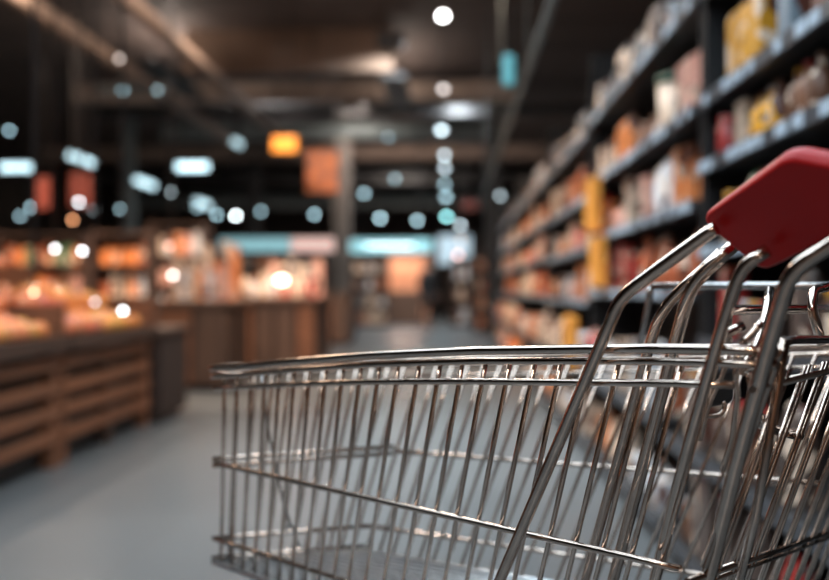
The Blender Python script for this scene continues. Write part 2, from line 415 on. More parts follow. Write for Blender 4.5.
# fruit
def fruit_proto(kind):
    if kind == 'round': prof = [(.0, .004), (.02, .001), (.038, .012), (.048, .03), (.05, .046), (.046, .066), (.034, .083), (.016, .091), (.004, .088)]
    elif kind == 'pear': prof = [(.0, .003), (.025, .0), (.045, .02), (.05, .04), (.044, .065), (.028, .09), (.018, .108), (.004, .114)]
    else: prof = [(.0, .003), (.05, .0), (.085, .03), (.095, .075), (.085, .12), (.05, .15), (.01, .158)]
    return prof
FP = {}
def fruit(kind, name, loc, colr, sc, label, cat, group):
    key = name
    if key not in FP: o = link(name, lathem(fruit_proto(kind), 12), M['plain']); FP[key] = o
    else: o = FP[key].copy(); COL.objects.link(o)
    o.location = loc; o.scale = (sc, sc, sc); o.rotation_euler = (0, 0, R.uniform(0, 6)); o.color = (*colr, 1)
    tag(o, label, cat, group)
FR = [  # y range, name, kind, colour
    (2.2, 3.62, 'tomato', 'round', (.62, .10, .03), 'red tomato in the tray at the left edge'),
    (3.93, 4.66, 'potato', 'round', (.55, .25, .12), 'pale tan potato heaped on the middle crate stand'),
    (4.80, 5.36, 'orange', 'round', (.85, .30, .08), 'bright orange heaped on the middle crate stand'),
    (5.68, 6.28, 'apple', 'round', (.72, .20, .09), 'pinkish red apple heaped on the far crate stand'),
    (6.44, 7.08, 'mandarin', 'round', (.85, .33, .06), 'golden mandarin at the far end of the crate stands')]
for y0, y1, nm, kd, c, lab in FR:
    y = y0
    while y < y1:
        for i in range(8):
            x = -.03-i*.103
            z = .710+(-x+.05)/.93*.22
            col = tuple(min(1, v*R.uniform(.75, 1.25)) for v in c)
            fruit(kd, nm, (XL+x, y+.05+R.uniform(-.003, .003), z+.002), col, R.uniform(.93, 1.0), lab, 'vegetable' if nm in ('potato', 'tomato') else 'fruit', '%ss in the lower left tray' % nm)
            if i in (2, 3, 4, 5) and R.random() < .6:
                fruit(kd, nm, (XL+x-.05, y+.105, z+.098), col, R.uniform(.93, 1.0), lab, 'vegetable' if nm in ('potato', 'tomato') else 'fruit', '%ss in the lower left tray' % nm)
        y += .109
for y0, y1, nm, kd, c, lab in ((3.9, 5.55, 'melon', 'melon', (.62, .34, .20), 'tan melon on the upper tier of the middle crate stand'), (5.7, 7.25, 'pumpkin', 'melon', (.82, .36, .12), 'orange pumpkin on the upper tier of the far crate stand'),
                               (2.2, 3.8, 'squash', 'melon', (.42, .22, .12), 'brown squash on the upper tier at the left edge')):
    y = y0+.1
    while y < y1-.05:
        for i in range(4):
            col = tuple(min(1, v*R.uniform(.75, 1.3)) for v in c)
            fruit(kd, nm, (XL-1.02-i*.2, y, 1.103+(0 if i==0 else .0)), col, R.uniform(.85, 1.0), lab, 'vegetable', '%ss on the upper left tier' % nm)
        y += .2
# ------------------------------------------------------------------ counters and goods further back, left of the aisle
def counter(x0, x1, y0, y1, h, label, n):
    t = empty('wooden_counter', ((x0+x1)/2, (y0+y1)/2, 0), label=label, cat='counter', group='wooden produce counters in mid distance')
    hx, hy = (x1-x0)/2, (y1-y0)/2
    link('body', boxm((-hx+.03, hx-.03, -hy+.03, hy-.03, .05, h-.06)), M['wood_dark'], t)
    link('plinth', boxm((-hx+.08, hx-.08, -hy+.08, hy-.08, 0, .05)), M['dark'], t)
    w = (2*hx)/n
    for i in range(n):
        link('front_board', boxm((-hx+i*w+.02, -hx+(i+1)*w-.02, -hy, -hy+.03, .06, h-.07)), M['wood_x'] if i % 3 else M['wood'], t, bevel=.005)
    link('countertop', boxm((-hx-.03, hx+.03, -hy-.03, hy+.03, h-.06, h)), M['wood_x'], t, bevel=.008)
    return t
counter(W(160, 10.0), W(232, 10.0), 9.8, 10.9, .90, 'dark wooden counter just past the crate stands', 2)
counter(W(236, 11.6), W(318, 11.6), 11.4, 13.0, .92, 'brown board fronted counter under the bright lamp', 4)
counter(-5.6, -4.2, 9.6, 11.5, .95, 'dark counter behind the first wooden counter', 3)
counter(W(322, 18.5), W(352, 18.5), 18, 19.5, .95, 'small far counter beside the grey pillar', 2)
def stack_goods(x0, x1, y, z, n, pals, label, group, cat='box', hmax=.35, kind='carton'):
    for i in range(n):
        x = x0+(i+.5)*(x1-x0)/n; c = PAL[R.choice(pals)]
        s = (x1-x0)/n/.11*.9 if kind == 'carton' else (x1-x0)/n/.17*.8
        hh = R.uniform(.5, 1)*hmax
        place(kind, False, (x, y, z+.001), PI/2 if kind == 'carton' else 0, (s*1.2, s, hh/.19), c, c, label, cat, group)
stack_goods(W(168, 10), W(226, 10), 10.1, .90, 7, ['pink', 'cream', 'orange', 'white'], 'pale carton on the dark counter past the crates', 'cartons on the first wooden counter', hmax=.45)
stack_goods(W(168, 10), W(226, 10), 10.6, .90, 6, ['orange', 'white', 'cream'], 'carton in the back row on the dark counter', 'back row cartons on the first wooden counter', hmax=.65)
stack_goods(W(238, 11.6), W(314, 11.6), 11.8, .92, 9, ['cream', 'red', 'pink', 'white', 'orange'], 'pink or cream tub on the board fronted counter', 'tubs on the board fronted counter', 'tub', .26, 'tub')
stack_goods(W(238, 11.6), W(314, 11.6), 12.4, .92, 8, ['cream', 'brown', 'pink', 'grey'], 'carton in the back row on the board fronted counter', 'back row cartons on the board fronted counter', hmax=.5)
# tall stacks of crates behind the near produce
def rack(x0, x1, y, h, rows, pals, label, glabel, per=5, name='goods_rack', mm='wood_dark'):
    hx = (x1-x0)/2
    t = empty(name, ((x0+x1)/2, y, 0), label=label, cat='rack')
    for s in (-1, 1): link('side_panel', boxm((s*hx-.02, s*hx+.02, -.25, .25, 0, h)), M[mm], t)
    link('back_board', boxm((-hx+.02, hx-.02, .22, .25, 0, h)), M[mm], t)
    for r in range(rows+1):
        z = .12+(h-.15)*r/rows; link('shelf', boxm((-hx+.021, hx-.021, -.24, .219, z-.03, z)), M[mm], t)
        if r < rows:
            w = (2*hx-.1)/per
            for i in range(per):
                c = PAL[R.choice(pals)]
                place('carton', False, ((x0+x1)/2-hx+.05+(i+.5)*w, y-.08, z+.001), PI/2, (w/.11*.9*1.1, w/.11*.85, (h-.15)/rows*.75*R.uniform(.7, 1)/.19), c, c, glabel, 'box', glabel+' group')
rack(W(96, 12.6), W(150, 12.6), 12.6, 1.75, 4, ['pink', 'orange', 'cream', 'white', 'rust'], 'wooden goods rack behind the crate stands', 'bright carton in the wooden rack behind the crate stands')
rack(W(0, 14), W(84, 14), 14.0, 1.8, 4, ['orange', 'brown', 'rust', 'pink', 'green'], 'wide goods rack at the far left behind the produce', 'carton in the wide rack at the far left', 8)
rack(W(152, 15.5), W(205, 15.5), 15.5, 2.05, 4, ['orange', 'cream', 'pink', 'white', 'brown'], 'tall goods rack above the dark counter', 'carton in the tall rack above the dark counter', 5)
rack(W(352, 27), W(388, 27), 27, 1.95, 4, ['brown', 'cream', 'grey', 'white', 'rust'], 'far rack right of the grey pillar', 'carton in the far rack right of the grey pillar', 5)
rack(W(452, 27), W(470, 27), 27, 1.9, 3, ['cream', 'brown', 'orange', 'white'], 'far narrow rack right of the standing person', 'carton in the narrow rack right of the person', 3)
rack(W(474, 23), W(494, 23), 23, 1.9, 4, ['brown', 'rust', 'orange', 'cream', 'grey'], 'far rack next to the end of the right shelving', 'carton in the far rack next to the shelving end', 4)
rack(W(232, 24), W(326, 24), 24, 2.0, 4, ['cream', 'pink', 'brown', 'grey', 'orange'], 'wide rack under the teal lightbox', 'carton in the wide rack under the teal lightbox', 8)

# orange fronted kiosk under the bright lightbox
t = empty('kiosk', (W(404, 29.2), 29.2, 0), label='orange lit kiosk under the bright teal lightbox at the aisle end', cat='kiosk')
link('kiosk_back', boxm((-.75, .75, .55, .6, 0, 2.1)), M['orange'], t)
link('kiosk_counter', boxm((-.85, .5, -.5, .0, 0, .95)), M['wood_x'], t, bevel=.01)
link('kiosk_side', boxm((.75, .8, -.3, .6, 0, 2.1)), M['cream'], t)
link('kiosk_side', boxm((-.8, -.75, -.3, .6, 0, 2.1)), M['cream'], t)
link('kiosk_top', boxm((-.8, .8, -.3, .6, 2.101, 2.15)), M['dark'], t)
area('kiosk_lamp', (W(404, 29.2), 29.2, 2.05), (0, 0, 0), 1.2, .5, 26, (1, .75, .6))
# lightboxes
def lightbox(px0, px1, py0, py1, Y, parts, label):
    t = empty('lightbox_sign', ((W(px0, Y)+W(px1, Y))/2, Y, Zh(py1, Y)), label=label, cat='sign')
    hx = (W(px1, Y)-W(px0, Y))/2; h = Zh(py0, Y)-Zh(py1, Y); x0 = -hx
    link('case', boxm((-hx-.03, hx+.03, .02, .2, -.03, h+.03)), M['dark'], t)
    for fr_, c, s in parts:
        x1 = x0+2*hx*fr_
        link('lit_panel', boxm((x0+.01, x1-.01, -.01, .019, 0, h)), emit('lit_panel', c, s), t); x0 = x1
    for x in (-hx*.7, hx*.7):
        bm = bmesh.new(); tube(bm, [(x, .1, h+.03), (x, .1, 5.58-Zh(py1, Y))], .015, seg=6)
        link('suspension_rod', bm, M['dark'], t)
lightbox(218, 334, 238, 251, 23.5, [(.62, (.25, .50, .56), .75), (.38, (.75, .50, .45), .8)], 'wide teal and pink lightbox sign over the left counters')
lightbox(348, 432, 240, 252, 28.6, [(1, (.25, .52, .58), .55)], 'dim teal lightbox sign hanging over the aisle end')
lightbox(438, 471, 236, 264, 30, [(1, (.45, .60, .70), .42)], 'small pale blue lightbox sign right of the person')

# ------------------------------------------------------------------ lamps
def blurfrac(szpx, c=16): return (szpx**2)/((szpx+0)**2+c**2)
def rnd_lamp(px, py, Y, want, col=(.62, .86, .93), szpx=5.5, label='', group=None, hang=True, name='pendant_lamp', flat=.75):
    r = szpx/2000*Y; x = W(px, Y); z = Zh(py, Y)
    t = empty(name, (x, Y, z), label=label, cat='lamp', group=group)
    bm = bmesh.new(); lathe(bm, [(r*.3, -r*flat), (r*.75, -r*flat*.8), (r, -r*flat*.1), (r*.9, r*flat*.5), (r*.4, r*flat*.8)], 14)
    link('bulb', bm, emit('bulb_glow', col, want*1.2/blurfrac(szpx)), t)
    bm = bmesh.new(); lathe(bm, [(r*.42, r*flat*.81), (r*.6, r*flat*.9), (r*.5, r*1.6), (r*.2, r*2.0)], 14)
    link('lamp_cap', bm, M['dark'], t)
    if hang:
        bm = bmesh.new(); tube(bm, [(0, 0, r*2.0), (0, 0, 5.59-z)], max(.008, r*.08), seg=6); link('cord', bm, M['dark'], t)
    return t
T = (.55, .84, .95); TW = (.72, .88, .95)
row = [(443, 16, 12.0, 3.2, (1, 1, 1), 8), (443.5, 89, 16.4, .45, (.9, .83, .8), 6), (441.5, 130, 20.6, .95, TW, 6.5), (444.5, 155, 24.4, .5, TW, 5), (445, 168, 27.2, .25, TW, 5), (444.5, 184, 31, .32, T, 5), (446, 197, 35.5, .5, T, 5)]
ords = ['nearest, brightest', 'second nearest', 'third nearest', 'fourth nearest', 'fifth nearest', 'sixth nearest', 'farthest']
for (px, py, Y, w_, c, s), o_ in zip(row, ords):
    rnd_lamp(px, py, Y, w_, c, s, 'round pendant lamp, %s of the straight row over the aisle' % o_, 'pendant lamps in a row over the aisle')
oth = [(314, 214, 33, .38, T, 'farther left of the two lamps before the grey pillar'), (343.5, 212.5, 33, .42, T, 'next to the top of the grey pillar'), (380, 218, 32, .5, T, 'alone above the teal lightbox'), (417.5, 220.5, 32, .42, T, 'above the right end of the teal lightbox'),
       (446.5, 216.5, 32.4, .75, (.35, .85, .88), 'strong turquoise one low in the aisle row'), (460.5, 225, 31, .55, TW, 'lowest white one right of the aisle row'), (364, 193, 30, .32, T, 'higher one between pillar and aisle row'), (395, 178.5, 28, .14, T, 'faint one high above the teal lightbox'),
       (235, 215, 24, 1.6, (.85, .97, 1), 'dazzling white one left of the orange sign'), (260, 211, 26, .25, T, 'dim one right of the dazzling lamp'), (215, 214, 24, .35, T, 'dim one left of the dazzling lamp'), (195, 207, 24, .2, T, 'dim one beneath the slanting tubes'),
       (116, 56, 12.4, .22, (.8, .72, .68), 'dim one below the long duct'), (119.5, 88, 15.6, .42, T, 'ringed one on the grey crossbar'), (155, 88, 15.6, .12, T, 'faint one on the grey crossbar'),
       (25.5, 206, 18, .35, T, 'upper of a pair at the far left'), (14, 215, 18, .25, T, 'lower of a pair at the far left'), (74.5, 201, 12.5, .6, TW, 'bright one above the red panels'), (68, 219, 12.5, .4, (.95, .42, .2), 'orange glowing one under the bright lamp'),
       (90, 209, 17, .12, TW, 'faint one right of the bright lamp'), (117, 208, 17, .22, T, 'dim one beside the grey post'), (169, 191, 20, .28, TW, 'pale one above the tall rack'), (388, 137, 22, .1, T, 'faint one in front of the grey duct'),
       (500, 196, 20, .25, TW, 'dim one at the shelving end'), (458, 255, 28.8, .42, (1, .58, .55), 'rosy one low above the narrow rack'), (461, 240, 28.8, .14, (.9, .7, .6), 'faint rosy one over the narrow rack'), (3, 128, 18, .3, T, 'one cut by the left edge')]
for px, py, Y, w_, c, lab in oth:
    rnd_lamp(px, py, Y, w_, c, 4.2, 'small round pendant lamp, ' + lab, 'small round pendant lamps')
rnd_lamp(281, 280, 11.5, 3.2, (1, .80, .58), 11, 'warm bright lamp standing on the board fronted counter', None, False, 'counter_lamp', .6)
def tube_light(px, py, Y, L, along, want, label, wpx=6, c=(.62, .88, .97)):
    r = wpx/2000*Y; x = W(px, Y); z = Zh(py, Y)
    t = empty('strip_light', (x, Y, z), label=label, cat='lamp', group='fluorescent strip lights over the left side')
    a = Vector((0, L/2, 0)) if along else Vector((L/2, 0, 0))
    bm = bmesh.new(); tube(bm, [-a, a], r, seg=10); link('glowing_tube', bm, emit('tube_glow', c, want*4.2), t)
    h = boxm((-r*.5, r*.5, -L/2, L/2, r*1.01, r*1.5)) if along else boxm((-L/2, L/2, -r*.5, r*.5, r*1.01, r*1.5))
    link('housing', h, M['dark'], t)
    for s in (-.8, .8):
        bm = bmesh.new(); p = a*s+Vector((0, 0, r*1.5)); tube(bm, [p, Vector((p.x, p.y, 5.59-z))], .01, seg=6); link('suspension_wire', bm, M['dark'], t)
tube_light(78, 158, 19.1, 1.2, True, .62, 'slanting strip light, nearest of the left row')
tube_light(142.5, 182, 23.2, 1.25, True, .5, 'slanting strip light, middle of the left row')
tube_light(201, 203, 28.4, 1.3, True, .4, 'slanting strip light, farthest of the left row')
tube_light(190.5, 165.5, 20.2, .62, False, .75, 'level strip light right of the slanting row', 7)
tube_light(10, 165.5, 20.2, .62, False, .6, 'level strip light at the left edge', 7)
tube_light(236, 142, 22, .5, True, .3, 'faint strip light below the long ducts', 6)
tube_light(408, 246, 28.2, .01+1.2, False, .9, 'level strip light glowing in front of the dim lightbox', 6.5) if False else None
for i in range(9):
    rnd_lamp(368+i*5.4, 245.5, 28.3, .20, (.7, .95, 1), 5, 'little round lamp in the close row on the teal lightbox', 'close row of lamps on the teal lightbox', False, 'sign_lamp')
# added glowing beads standing in for glints off the produce packaging
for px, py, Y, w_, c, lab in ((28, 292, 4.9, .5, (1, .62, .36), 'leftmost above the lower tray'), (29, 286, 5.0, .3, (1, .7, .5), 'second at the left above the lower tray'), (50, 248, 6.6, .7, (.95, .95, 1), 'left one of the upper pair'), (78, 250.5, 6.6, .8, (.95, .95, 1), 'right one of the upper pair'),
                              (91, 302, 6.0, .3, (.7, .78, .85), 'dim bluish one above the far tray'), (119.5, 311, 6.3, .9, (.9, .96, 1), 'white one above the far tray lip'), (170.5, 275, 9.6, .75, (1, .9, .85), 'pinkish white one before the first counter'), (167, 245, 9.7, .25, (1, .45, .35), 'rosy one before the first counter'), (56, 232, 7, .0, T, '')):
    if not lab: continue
    rnd_lamp(px, py, Y, w_, c, 3.6, 'tiny added glint bead over the produce, ' + lab, 'added glint beads over the produce', True, 'glint_bead')

# hanging signs
def hang_sign(px0, px1, py0, py1, Y, m, label, name='hanging_sign', top=5.59):
    x = (W(px0, Y)+W(px1, Y))/2; hx = (W(px1, Y)-W(px0, Y))/2; z0 = Zh(py1, Y); h = Zh(py0, Y)-z0
    t = empty(name, (x, Y, z0), label=label, cat='sign')
    link('board', boxm((-hx, hx, -.02, .02, 0, h)), m, t, bevel=.008)
    for s in (-.6, .6):
        bm = bmesh.new(); tube(bm, [(s*hx, 0, h), (s*hx, 0, top-z0)], .008, seg=6); link('sign_cord', bm, M['dark'], t)
    return t
hang_sign(272, 296, 136, 151, 15, emit('amber_lit_board', (1, .34, .03), .5), 'glowing amber sign hanging over the aisle')
hang_sign(306, 338, 150, 192, 17, mat('mottled_orange', (.52, .12, .012), .4, 0, .85, 5), 'brown and orange sign hanging right of the amber one')
hang_sign(503, 514, 56, 86, 7, emit('teal_lit_tag', (.10, .36, .42), .30), 'small glowing teal tag hanging beside the shelving')
hang_sign(32, 44, 176, 208, 13, M['redcard'], 'narrow red panel hanging at the far left')
hang_sign(66, 86, 172, 206, 13.5, M['redcard'], 'wider red panel hanging right of the narrow one')
hang_sign(462, 477, 200, 210, 25, M['redcard'], 'small red panel hanging near the shelving end')

# ------------------------------------------------------------------ person at the aisle end
def person(loc, rz, label):
    root = empty('person', loc, rz, label=label, cat='person')
    J = dict(pel=(0, 0, .93), sp=(0, .01, 1.12), ch=(0, .01, 1.33), nk=(0, 0, 1.47), nk2=(0, -.01, 1.53),
             sl=(-.17, 0, 1.42), el=(-.24, .03, 1.14), wl=(-.22, -.06, .90), sr=(.17, 0, 1.42), er=(.25, .04, 1.14), wr=(.24, -.04, .89),
             hl=(-.09, 0, .88), kl=(-.11, -.06, .49), al=(-.11, .05, .09), tl=(-.12, -.12, .035), hr=(.09, 0, .88), kr=(.10, .02, .49), ar=(.11, .14, .10), tr=(.12, -.02, .035))
    rad = dict(pel=.15, sp=.135, ch=.15, nk=.07, nk2=.06, sl=.075, el=.05, wl=.035, sr=.075, er=.05, wr=.035, hl=.105, kl=.065, al=.045, tl=.035, hr=.105, kr=.065, ar=.045, tr=.035)
    E = [('pel', 'sp'), ('sp', 'ch'), ('ch', 'nk'), ('nk', 'nk2'), ('ch', 'sl'), ('sl', 'el'), ('el', 'wl'), ('ch', 'sr'), ('sr', 'er'), ('er', 'wr'), ('pel', 'hl'), ('hl', 'kl'), ('kl', 'al'), ('al', 'tl'), ('pel', 'hr'), ('hr', 'kr'), ('kr', 'ar'), ('ar', 'tr')]
    # head and hands continue the same skin
    J['hd'] = (0, -.01, 1.62); rad['hd'] = .088; J['hd2'] = (0, .0, 1.70); rad['hd2'] = .075; E += [('nk2', 'hd'), ('hd', 'hd2')]
    for s, w in ((-1, 'wl'), (1, 'wr')):
        b = Vector(J[w]); k = 'palm'+w; J[k] = tuple(b+Vector((0, -.01, -.06))); rad[k] = .03; E.append((w, k))
        for q in range(4):
            f = '%s%d' % (k, q); J[f] = (b.x, b.y-.04+q*.02, b.z-.16+abs(q-1.5)*.012); rad[f] = .009; E.append((k, f))
        f = k+'t'; J[f] = (b.x, b.y-.055, b.z-.09); rad[f] = .01; E.append((k, f))
    keys = list(J); me = bpy.data.meshes.new('body')
    me.from_pydata([J[k] for k in keys], [(keys.index(a), keys.index(b)) for a, b in E], [])
    tmp = bpy.data.objects.new('body', me); COL.objects.link(tmp)
    sk = tmp.modifiers.new('Skin', 'SKIN'); ss = tmp.modifiers.new('Sub', 'SUBSURF'); ss.levels = ss.render_levels = 1
    for i, k in enumerate(keys):
        v = me.skin_vertices[0].data[i]; v.radius = (rad[k], rad[k]*(.78 if k in ('pel', 'sp', 'ch') else 1)); v.use_root = (k == 'pel')
    dg = bpy.context.evaluated_depsgraph_get(); dg.update()
    me2 = bpy.data.meshes.new_from_object(tmp.evaluated_get(dg))
    bpy.data.objects.remove(tmp)
    me2.materials.clear()
    for m_ in (M['coat'], M['skin'], M['dark']): me2.materials.append(m_)
    for p in me2.polygons:
        p.use_smooth = True; z = p.center.z
        p.material_index = 1 if (z > 1.52 or (z < .88 and abs(p.center.x) > .19)) else (2 if z < .08 else 0)
    b = bpy.data.objects.new('body', me2); COL.objects.link(b); b.parent = root
    bm = bmesh.new(); bmesh.ops.create_uvsphere(bm, u_segments=16, v_segments=10, radius=.104)
    for v in bm.verts:
        v.co = Vector((v.co.x, v.co.y*1.1+.025, v.co.z*1.1+1.675))
    bmesh.ops.delete(bm, geom=[v for v in bm.verts if v.co.y < -.05 and v.co.z < 1.70], context='VERTS')
    link('hair', bm, M['hair'], root, smooth=True)
    bm = bmesh.new(); lathe(bm, [(.02, .0), (.014, .02), (.004, .045)], 8, (0, -.105, 1.60)); link('nose', bm, M['skin'], root, smooth=True)
    bm = bmesh.new(); lathe(bm, [(.225, .62), (.215, .8), (.20, .95), (.185, 1.12), (.20, 1.3), (.215, 1.40), (.12, 1.47)], 24, mi=0, sy=.75)
    link('coat', bm, M['coat'], root)
    return root
person((W(428, 27), 26.3, 0), .5, 'person in a long black coat walking at the far aisle end')

# ------------------------------------------------------------------ the shopping cart
AXR = Vector((.788, -.616)); PER = Vector((.616, .788))              # rearward and across, camera-side plan
NS0 = Vector((-.221, 1.35)); ND = Vector((.695, -.72)); NI = Vector((.72, .695))
FS0 = Vector((.025, 1.57)); FD = Vector((.857, -.515)); FI = Vector((-.515, -.857))
S0, S1 = -.075, .70; T0, T1 = 0.0, .645
def interp(x, tab):
    for (a, b), (c, d) in zip(tab, tab[1:]):
        if x <= c: return b+(d-b)*max(0, (x-a))/(c-a)
    return tab[-1][1]
def zr(s): return interp(s, [(-.075, -.1125), (.1, -.092), (.25, -.0765), (.41, -.0640), (.60, -.0535), (.70, -.0500)])
def z2(s): return interp(s, [(-.075, -.1400), (.1, -.1225), (.25, -.1090), (.41, -.0975), (.60, -.086), (.70, -.0800)])
def Np(s, z, out=0):
    v = max(0, -z-.06); e = .26+.12*min(1, (s-S0)/.35)
    q = NS0+ND*s - ND*e*v + NI*(.15*v-out)
    return C(q.x, q.y, z)
def Fp(t, z, out=0):
    v = max(0, -z-.06); e = .26+.10*min(1, t/.3)
    q = FS0+FD*t - FD*e*v + FI*(.15*v-out)
    return C(q.x, q.y, z)
def zrf(t): return -.108+.042*(t/T1)
root_p = C(.17, 1.2, -CAMH)
ang = math.atan2((RT*AXR.x+FW*AXR.y).y, (RT*AXR.x+FW*AXR.y).x)+PI/2   # local +Y faces forward... -X' axis along the cart
cart = empty('shopping_cart', (root_p.x, root_p.y, 0), ang, label='chrome wire shopping cart with a red plastic handle in the foreground', cat='shopping cart')
INV = (Matrix.Translation((root_p.x, root_p.y, 0)) @ Matrix.Rotation(ang, 4, 'Z')).inverted()
def cpart(name, bm, m, label=None, parent=None, kind=None):
    bm.transform(INV); o = link(name, bm, m, parent or cart)
    if label: o['label'] = label
    if kind: o['kind'] = kind
    return o
def subdiv(f, a, b, n): return [f(a+(b-a)*i/n) for i in range(n+1)]
# rim: two stacked rods around the two sides and the front
bm = bmesh.new()
for dz, r, o_ in ((0, .0046, .004), (-.0115, .0038, .002)):
    near = subdiv(lambda s: Np(s, zr(s)+dz, o_), S1+.045, S0+.05, 14); far = subdiv(lambda t: Fp(t, zrf(t)+dz, o_), T0+.05, T1, 8)
    cN = Np(S0-.030, zr(S0)+dz, .012); cF = Fp(T0-.012, zrf(0)+dz, .008)
    tube(bm, near+fillet([near[-1], cN, cF, far[0]], .05, 6)[1:-1]+far, r, seg=12)
cpart('rim', bm, M['chrome'])
# side panels
bm = bmesh.new(); zb = -.412
NW = 24
for i in range(NW):
    s = S0+.008+(S1-S0-.02)*i/(NW-1)
    tube(bm, [Np(s, zr(s)-.012, -.004), Np(s, -.2, -.004), Np(s, zb, -.004)], .0027, seg=8)
for zf, r in ((z2, .0036), (lambda s: -.2535, .0036), (lambda s: -.372, .0034)):
    tube(bm, subdiv(lambda s: Np(s, zf(s), .0022), S0-.004, S1+.012, 16), r, seg=10)
cpart('side_panel', bm, M['chrome'], 'near side panel of upright wires crossed by three rods')
bm = bmesh.new()
for i in range(NW):
    t_ = T0+.008+(T1-T0-.02)*i/(NW-1)
    tube(bm, [Fp(t_, zrf(t_)-.012, -.004), Fp(t_, -.2, -.004), Fp(t_, zb, -.004)], .0026, seg=8)
for zf, r in ((lambda t: zrf(t)-.028, .0024), (lambda t: -.2535+.012*t/T1, .0034), (lambda t: -.372, .0034)):
    tube(bm, subdiv(lambda t: Fp(t, zf(t), .0022), T0, T1, 8), r, seg=8)
cpart('side_panel', bm, M['chrome'], 'far side panel seen through the near wires')
# front panel
bm = bmesh.new(); NFr = 12
def Fr(k, z): return Np(S0, z)*(1-k)+Fp(T0, z)*k
for i in range(1, NFr):
    k = i/NFr; za = zr(S0)*(1-k)+zrf(0)*k-.01
    tube(bm, [Fr(k, za), Fr(k, -.2), Fr(k, zb)], .0026, seg=8)
for z, r in ((-.141, .0034), (-.247, .0032), (-.2575, .0032), (-.372, .0034), (-.404, .0032), (-.412, .003)):
    a = Np(S0-.008, z, .004); b = Fp(T0-.004, z, .004); tube(bm, [a, b], r, seg=8)
cpart('front_panel', bm, M['chrome'])
# basket floor
bm = bmesh.new()
for i in range(NW):
    f_ = i/(NW-1); s = S0+.008+(S1-S0-.02)*f_; t_ = T0+.008+(T1-T0-.02)*f_
    tube(bm, [Np(s, zb, -.004), Fp(t_, zb, -.004)], .0026, seg=6)
for k in range(1, 14):
    f_ = k/14; tube(bm, [Np(S0, zb+.005)*(1-f_)+Fp(T0, zb+.005)*f_, Np(S1, zb+.005)*(1-f_)+Fp(T1, zb+.005)*f_], .0026, seg=6)
for e0, e1 in ((Np(S0, zb), Np(S1, zb)), (Fp(T0, zb), Fp(T1, zb))): tube(bm, [e0, e1], .004, seg=8)
cpart('basket_floor', bm, M['floor_wire'])
# handle arms
def arm(pts, r, fr=.03, label=None, m='chrome'):
    bm = bmesh.new(); tube(bm, [at(*p) for p in pts], r, fr, seg=14); return cpart('handle_arm', bm, M[m], label)
def down(p, q, d):       # continue a bent tube in the same direction down to the chassis
    return p
armA = arm([(437, 727, 1.125), (500, 580, 1.045), (607, 330, .905), (620, 297, .893), (706, 234, .845), (716, 228, .84)], .0060, .022)
armB = arm([(538, 745, 1.19), (585, 580, 1.095), (648, 350, .955), (662, 307, .93), (722, 252, .892)], .0052, .03)
armC = arm([(568, 745, 1.17), (613, 580, 1.075), (676, 340, .935), (691, 284, .905), (740, 240, .875)], .0062, .022)
armD = arm([(613, 735, 1.04), (657, 571, .955), (687, 451, .89), (721, 330, .838), (742, 266, .816), (768, 250, .805)], .0056, .016)
armE = arm([(668, 720, .975), (710, 571, .885), (740, 450, .835), (773, 330, .79), (791, 270, .768), (833, 243, .752), (905, 196, .72)], .0066, .018)
arm([(740, 580, .905), (756, 515, .88), (786, 338, .823)], .0042, 0, 'thin rear corner tube')
# far side arms of the same shape, outside the far side
off = RT*(PER.x*.54)+FW*(PER.y*.54)
def far_arm(pts, r):
    bm = bmesh.new(); tube(bm, [at(*p)+off for p in pts], r, .02, seg=12); cpart('handle_arm', bm, M['chrome'])
far_arm([(668, 720, .975), (710, 571, .885), (773, 330, .79), (791, 270, .768), (833, 243, .752), (905, 196, .72)], .0066)
# upper rail along the far side, level with the lens
bm = bmesh.new(); tube(bm, [Fp(.36, .0055, -.02), Fp(.50, .0055, -.02), Fp(.70, .005, -.02)], .0052, seg=10)
tube(bm, [Fp(.36, .0055, -.02), Fp(.355, -.02, -.015), Fp(.35, -.09, -.004)], .0045, .01, seg=8)
tube(bm, [Fp(.66, .005, -.02), Fp(.655, -.09, -.01)], .0045, seg=8)
cpart('side_rail', bm, M['chrome_dull'])
# red handle cheek
def plate(bm, P1, P2, P3, th, rc, q4=(1, 1)):
    P1, P2, P3 = Vector(P1), Vector(P2), Vector(P3); P4 = P1+(P2-P1)*q4[0]+(P3-P1)*q4[1]
    cs = [P1, P2, P4, P3]; out = []
    for i in range(4):
        a, b, c = cs[i-1], cs[i], cs[(i+1) % 4]
        p = b+(a-b).normalized()*rc; q = b+(c-b).normalized()*rc
        for k in range(7):
            t = k/6; out.append(p*(1-t)**2+b*2*t*(1-t)+q*t*t)
    nrm = (P2-P1).cross(P3-P1).normalized()
    if nrm.dot(FW) < 0: nrm = -nrm
    cen = sum(out, Vector())/len(out); rings = []
    for off_, sc in ((0, .88), (.0015, .935), (.007, 1.0), (th-.0045, 1.0), (th-.0012, .965), (th, .92)):
        ring = []
        for p in out:
            dlt = p-cen; L_ = dlt.length; ring.append(bm.verts.new(cen+dlt*((L_-(1-sc)*.05)/L_)+nrm*off_))
        rings.append(ring)
    n_ = len(out)
    for A, B in zip(rings, rings[1:]):
        for k in range(n_):
            f = bm.faces.new((A[k], A[(k+1) % n_], B[(k+1) % n_], B[k])); f.smooth = True
    bm.faces.new(rings[0]); bm.faces.new(rings[-1])
P1, P2, P3 = at(697, 220, .862), at(761, 275, .842), at(785, 154, .745)
bm = bmesh.new(); plate(bm, P1, P2, P3, .018, .014, (1.1, 1.5)); cpart('handle_end', bm, M['red'], 'red plastic end piece')
bm = bmesh.new(); plate(bm, P1+off, P2+off, P3+off, .018, .014, (1.1, 1.5)); cpart('handle_end', bm, M['red'], 'red plastic end piece')
P4 = P2+P3-P1
g = (P4*.75+P3*.25)
